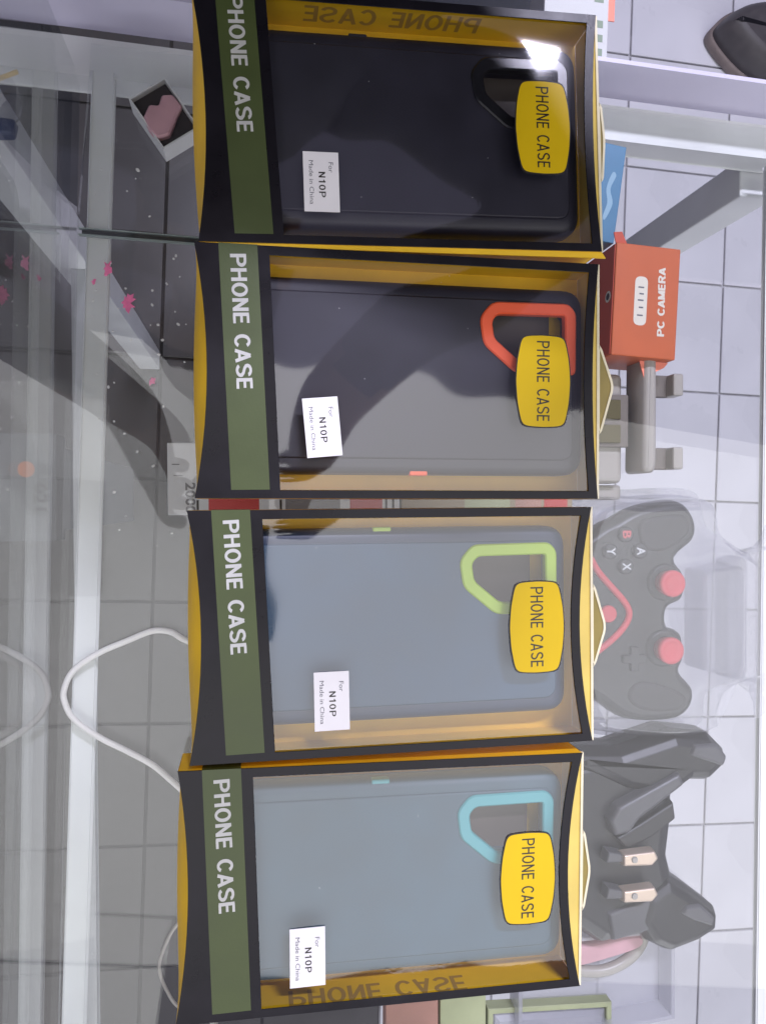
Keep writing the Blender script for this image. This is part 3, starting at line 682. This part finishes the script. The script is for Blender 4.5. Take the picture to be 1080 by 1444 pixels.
# small tray with pink piece
t = thing('small_tray', 'small black lined white tray on the shelf left of the top box', 'tray', (-57.5, 259, ZS), 35)
fr = ccw([(-14, -19), (14, -19), (14, 19), (-14, 19)])
frame2('rim', fr, inset(fr, 1.0), 0.4, 20, M['carton_white'], t)
loft('lining', inset(fr, 1.2), [(0, 0.4), (0, 15)], M['foam_black'], t)
tag(loft('pink_block', [(-63 + x, 255 + y) for x, y in rounded([(-8, 0), (-4, 9), (2, 9), (4, 16), (11, 17), (17, 10), (14, 4), (12, -2), (9, -10), (1, -13), (-4, -8)], 1.2, 2)], [(0, ZS + 15.2), (0, ZS + 19), (1.2, ZS + 21)], M['pink_pale']), 'pale pink block set in the small black lined tray', 'block')
# clear pouch at the left edge
t = thing('clear_pouch', 'clear pouch with yellow edge and blue base at the left edge', 'pouch', (-166, 270, -167))
loft('pouch', smoothed([(-14, 14), (6, 16), (13, 2), (10, -12), (-4, -16), (-16, -6)], 4), [(0, 0), (0, 5), (4, 10), (8, 12)], M['blister'], t, True)
tube('edge', [(-14, 6, 7), (-2, 10, 9), (12, 19, 6)], 1.6, M['yellow_card'], t)
loft('base', rounded([(-16, -26), (9, -24), (11, -14), (-16, -12)], 2, 2), [(0, 0), (0, 8), (2, 9)], M['blue_deep'], t)
# cable loops
tag(tube('white_cable', [(-20, -110, -157), (-36, -98, -157), (-48, -92, -157), (-56, -87, -157), (-68, -86, -157), (-84, -92, -157), (-103, -100, -157), (-119, -111, -157), (-125, -123, -157), (-125, -132, -157), (-119, -144, -157), (-103, -157, -157), (-84, -168, -157), (-68, -178, -157), (-54, -191, -157), (-36, -208, -157), (-10, -222, -157)], 2.1, M['cable_white']), 'white cable looping out from under the third box', 'cable')
tag(tube('grey_cable', [(-20, -275, -158), (-42, -282, -158), (-54, -292, -158), (-62, -308, -158), (-64, -320, -158), (-59, -335, -158), (-50, -348, -158), (-25, -362, -158)], 1.2, M['holder_grey']), 'thin grey cable loop beside the bottom box', 'cable')
# pink scraps and crumbs
def scrap(cx, cy, r, n, label):
    pts = []
    for k in range(n * 2):
        a = math.pi * (k + random.uniform(-0.35, 0.35)) / n; rr = r * (random.uniform(0.6, 1.2) if k % 2 else random.uniform(0.35, 0.8))
        pts.append((cx + rr * math.cos(a) * 0.8 + 0.25 * rr * math.sin(a), cy + rr * math.sin(a) * 1.25))
    o = loft('pink_scrap', pts, [(0, ZS), (0, ZS + 0.8), (0.3, ZS + 1.2)], M['pink'])
    tag(o, label, 'scrap', 'pink scraps on the shelf glass')
scrap(-97, 160, 5.0, 7, 'pink scrap farthest up, resting over the white rail')
scrap(-106, 151, 2.0, 5, 'tiny pink scrap on the rail')
scrap(-84, 138, 6.2, 9, 'largest spiky pink scrap right of the rail')
scrap(-68, 85, 3.6, 5, 'lone pink scrap nearest the second box')
bm = bmesh.new()
for k in range(46):
    x, y = random.uniform(-110, -45), random.uniform(-40, 230) if k % 3 else random.gauss(130, 25)
    s = random.uniform(0.5, 1.2)
    mt = Matrix.Translation((x * K, y * K, (ZS + 0.4) * K)) @ Matrix.Rotation(random.uniform(0, 6), 4, 'Z') @ Matrix.Diagonal((s * K * random.uniform(.6, 1.6), s * K, 0.5 * s * K, 1))
    bmesh.ops.create_icosphere(bm, subdivisions=1, radius=1, matrix=mt)
me = bpy.data.meshes.new('crumbs'); bm.to_mesh(me); bm.free()
o = link('crumbs', me, M['crumb']); tag(o, 'white crumbs scattered on the shelf glass', 'crumbs'); o['kind'] = 'stuff'
# carton added beyond the side pane in place of packaging reflected there
t = thing('reflection_carton', 'grey carton with an orange dot standing in for a reflection in the left side glass', 'box', (-262, 20, -520))
box('carton', -60, 46, -60, 60, -40, 0, M['reflection_carton'], t, 1)
loft('dot', disc(14, 20, 9, 20), [(0, -0.1), (0, 0.2)], M['orange_dot'], t)
text('lettering', '021', (22, 4), (22, -26), 14, 0.3, M['black_print'], t, 0.02)
box('stand', -50, 36, -50, 50, ZF + 520 + 3, -40.2, M['reflection_carton'], t, 1)
# shoe standing on the floor
t = thing('shoe', 'dark shoe toe on the white tiles in the upper right corner', 'shoe', (1075, 1020, ZF + 3.4), 0)
sh = smoothed([(-112, -22), (-96, 14), (-50, 44), (40, 60), (150, 50), (160, -40), (80, -96), (0, -110), (-60, -80)], 5)
loft('sole', sh, [(4, 0), (0, 4), (0, 22), (3, 26)], M['shoe_brown'], t, True)
loft('upper', inset(sh, 6), [(0, 26), (2, 45), (8, 66), (18, 80), (30, 86)], M['shoe_dark'], t, True)

# ---------------------------------------------------------------- the photographer, leaning over the counter (met only as a reflection)
def person():
    J = {}; E_ = []
    def j(k, p, r, par=None):
        J[k] = (p, r)
        if par: E_.append((par, k))
    j('pelvis', (.12, .52, -.22), .125)
    j('waist', (.08, .49, -.08), .12, 'pelvis'); j('chest', (.01, .42, .10), .135, 'waist'); j('collar', (-.04, .35, .24), .09, 'chest')
    j('neck', (-.05, .30, .31), .052, 'collar'); j('jaw', (-.05, .255, .37), .062, 'neck'); j('skull', (-.05, .225, .44), .088, 'jaw'); j('crown', (-.05, .225, .51), .06, 'skull')
    for sgn, n in ((-1, 'a'), (1, 'b')):
        j('shoulder' + n, (-.04 + sgn * .165, .345, .235), .068, 'collar')
        j('elbow' + n, (-.03 + sgn * .25, .215, .20), .046, 'shoulder' + n)
        hx = -.082 if sgn < 0 else .040
        j('wrist' + n, (hx + sgn * .03, .095, .345), .029, 'elbow' + n)
        j('palm' + n, (hx + sgn * .012, .045, .388), .026, 'wrist' + n)
        for f in range(4):
            y = .055 - f * .019
            j('knuckle%s%d' % (n, f), (hx + sgn * .006, y - .012, .408 + .002 * f), .0088, 'palm' + n)
            j('tip%s%d' % (n, f), (hx - sgn * (.022 - .003 * abs(f - 1)), y - .016, .412), .0075, 'knuckle%s%d' % (n, f))
        j('thumbjoint' + n, (hx + sgn * .002, .005, .374), .0095, 'palm' + n)
        j('thumbtip' + n, (hx - sgn * .014, .022, .384), .0085, 'thumbjoint' + n)
        j('hip' + n, (.12 + sgn * .085, .52, -.30), .095, 'pelvis')
        j('knee' + n, (.13 + sgn * .09, .50, -.68), .062, 'hip' + n)
        j('ankle' + n, (.13 + sgn * .09, .54, -1.075), .042, 'knee' + n)
        j('toe' + n, (.13 + sgn * .095, .42, -1.118), .034, 'ankle' + n)
    ks = list(J); ix = {k: i for i, k in enumerate(ks)}
    me = bpy.data.meshes.new('person'); bm = bmesh.new(); sk = bm.verts.layers.skin.verify()
    vs = [bm.verts.new(J[k][0]) for k in ks]
    for k, v in zip(ks, vs): v[sk].radius = (J[k][1], J[k][1]); v[sk].use_root = (k == 'pelvis')
    for a, b in E_: bm.edges.new((vs[ix[a]], vs[ix[b]]))
    bm.to_mesh(me); bm.free()
    o = bpy.data.objects.new('person', me); col.objects.link(o)
    md = o.modifiers.new('skin', 'SKIN'); md.use_smooth_shade = True
    sd = o.modifiers.new('sub', 'SUBSURF'); sd.levels = 2; sd.render_levels = 2
    dg = bpy.context.evaluated_depsgraph_get(); dg.update()
    nm = bpy.data.meshes.new_from_object(o.evaluated_get(dg)); bpy.data.objects.remove(o)
    shirt = mat('shirt_dark', (0.020, 0.021, 0.032), 0.85, (30, 0.2)); jeans = mat('trousers', (0.03, 0.035, 0.05), 0.85, (30, 0.2))
    skin = mat('skin', (0.30, 0.16, 0.105), 0.5, (30, 0.1)); shoe = mat('person_shoe', (0.03, 0.03, 0.03), 0.6)
    nm.materials.clear()
    for m_ in (shirt, jeans, skin, shoe): nm.materials.append(m_)
    for p in nm.polygons:
        c = p.center; p.use_smooth = True
        hand = c.z > .30 and c.y < .17
        p.material_index = 2 if (hand or c.z > .315) else (3 if c.z < -1.06 else (1 if c.z < -.2 else 0))
    o = bpy.data.objects.new('person', nm); col.objects.link(o)
    tag(o, 'person in a dark shirt mirrored in the clear film while holding up a phone', 'person')
    hair = smoothed([(-.05 + .092 * math.cos(a) , .245 + .098 * math.sin(a)) for a in [k * math.pi / 6 for k in range(12)]], 2)
    loft('hair', [(x * 1000, y * 1000) for x, y in hair], [(4, 452), (0, 470), (2, 500), (14, 530), (34, 548), (60, 556)], M['foam_black'], o, True)
    for sgn in (-1, 1):
        loft('eye', disc(-50 + sgn * 30, 0, 9, 12), [(0, 0), (3, 4)], M['white_label'], o).matrix_local = Matrix.Translation((0, .150, .442)) @ Matrix.Rotation(R(90), 4, 'X')
        loft('ear', smoothed([(-10, -22), (8, -18), (12, 10), (0, 24), (-12, 12)], 3), [(0, -6), (0, 6)], skin, o).matrix_local = Matrix.Translation((-.05 + sgn * .088, .238, .43)) @ Matrix.Rotation(R(90), 4, 'Y')
    loft('nose', [(-9, 0), (9, 0), (4, 34), (-4, 34)], [(0, 0), (3, 14)], skin, o).matrix_local = Matrix.Translation((-.05, .152, .405)) @ Matrix.Rotation(R(90), 4, 'X')
    loft('mouth', smoothed([(-22, 0), (0, -5), (22, 0), (0, 5)], 4), [(0, 0), (1, 3)], M['pink_pale'], o).matrix_local = Matrix.Translation((-.05, .186, .372)) @ Matrix.Rotation(R(90), 4, 'X')
person()
t = thing('smartphone', 'black smartphone held over the counter taking the picture', 'phone', (-22, -50, 392))
loft('body', rounded([(-38, -80), (38, -80), (38, 80), (-38, 80)], 9, 5), [(1, 0), (0, 1), (0, 7), (1, 8)], M['ring_black'], t)
box('lens_bump', 6, 32, 36, 70, -1.2, -0.1, M['pad_black'], t)
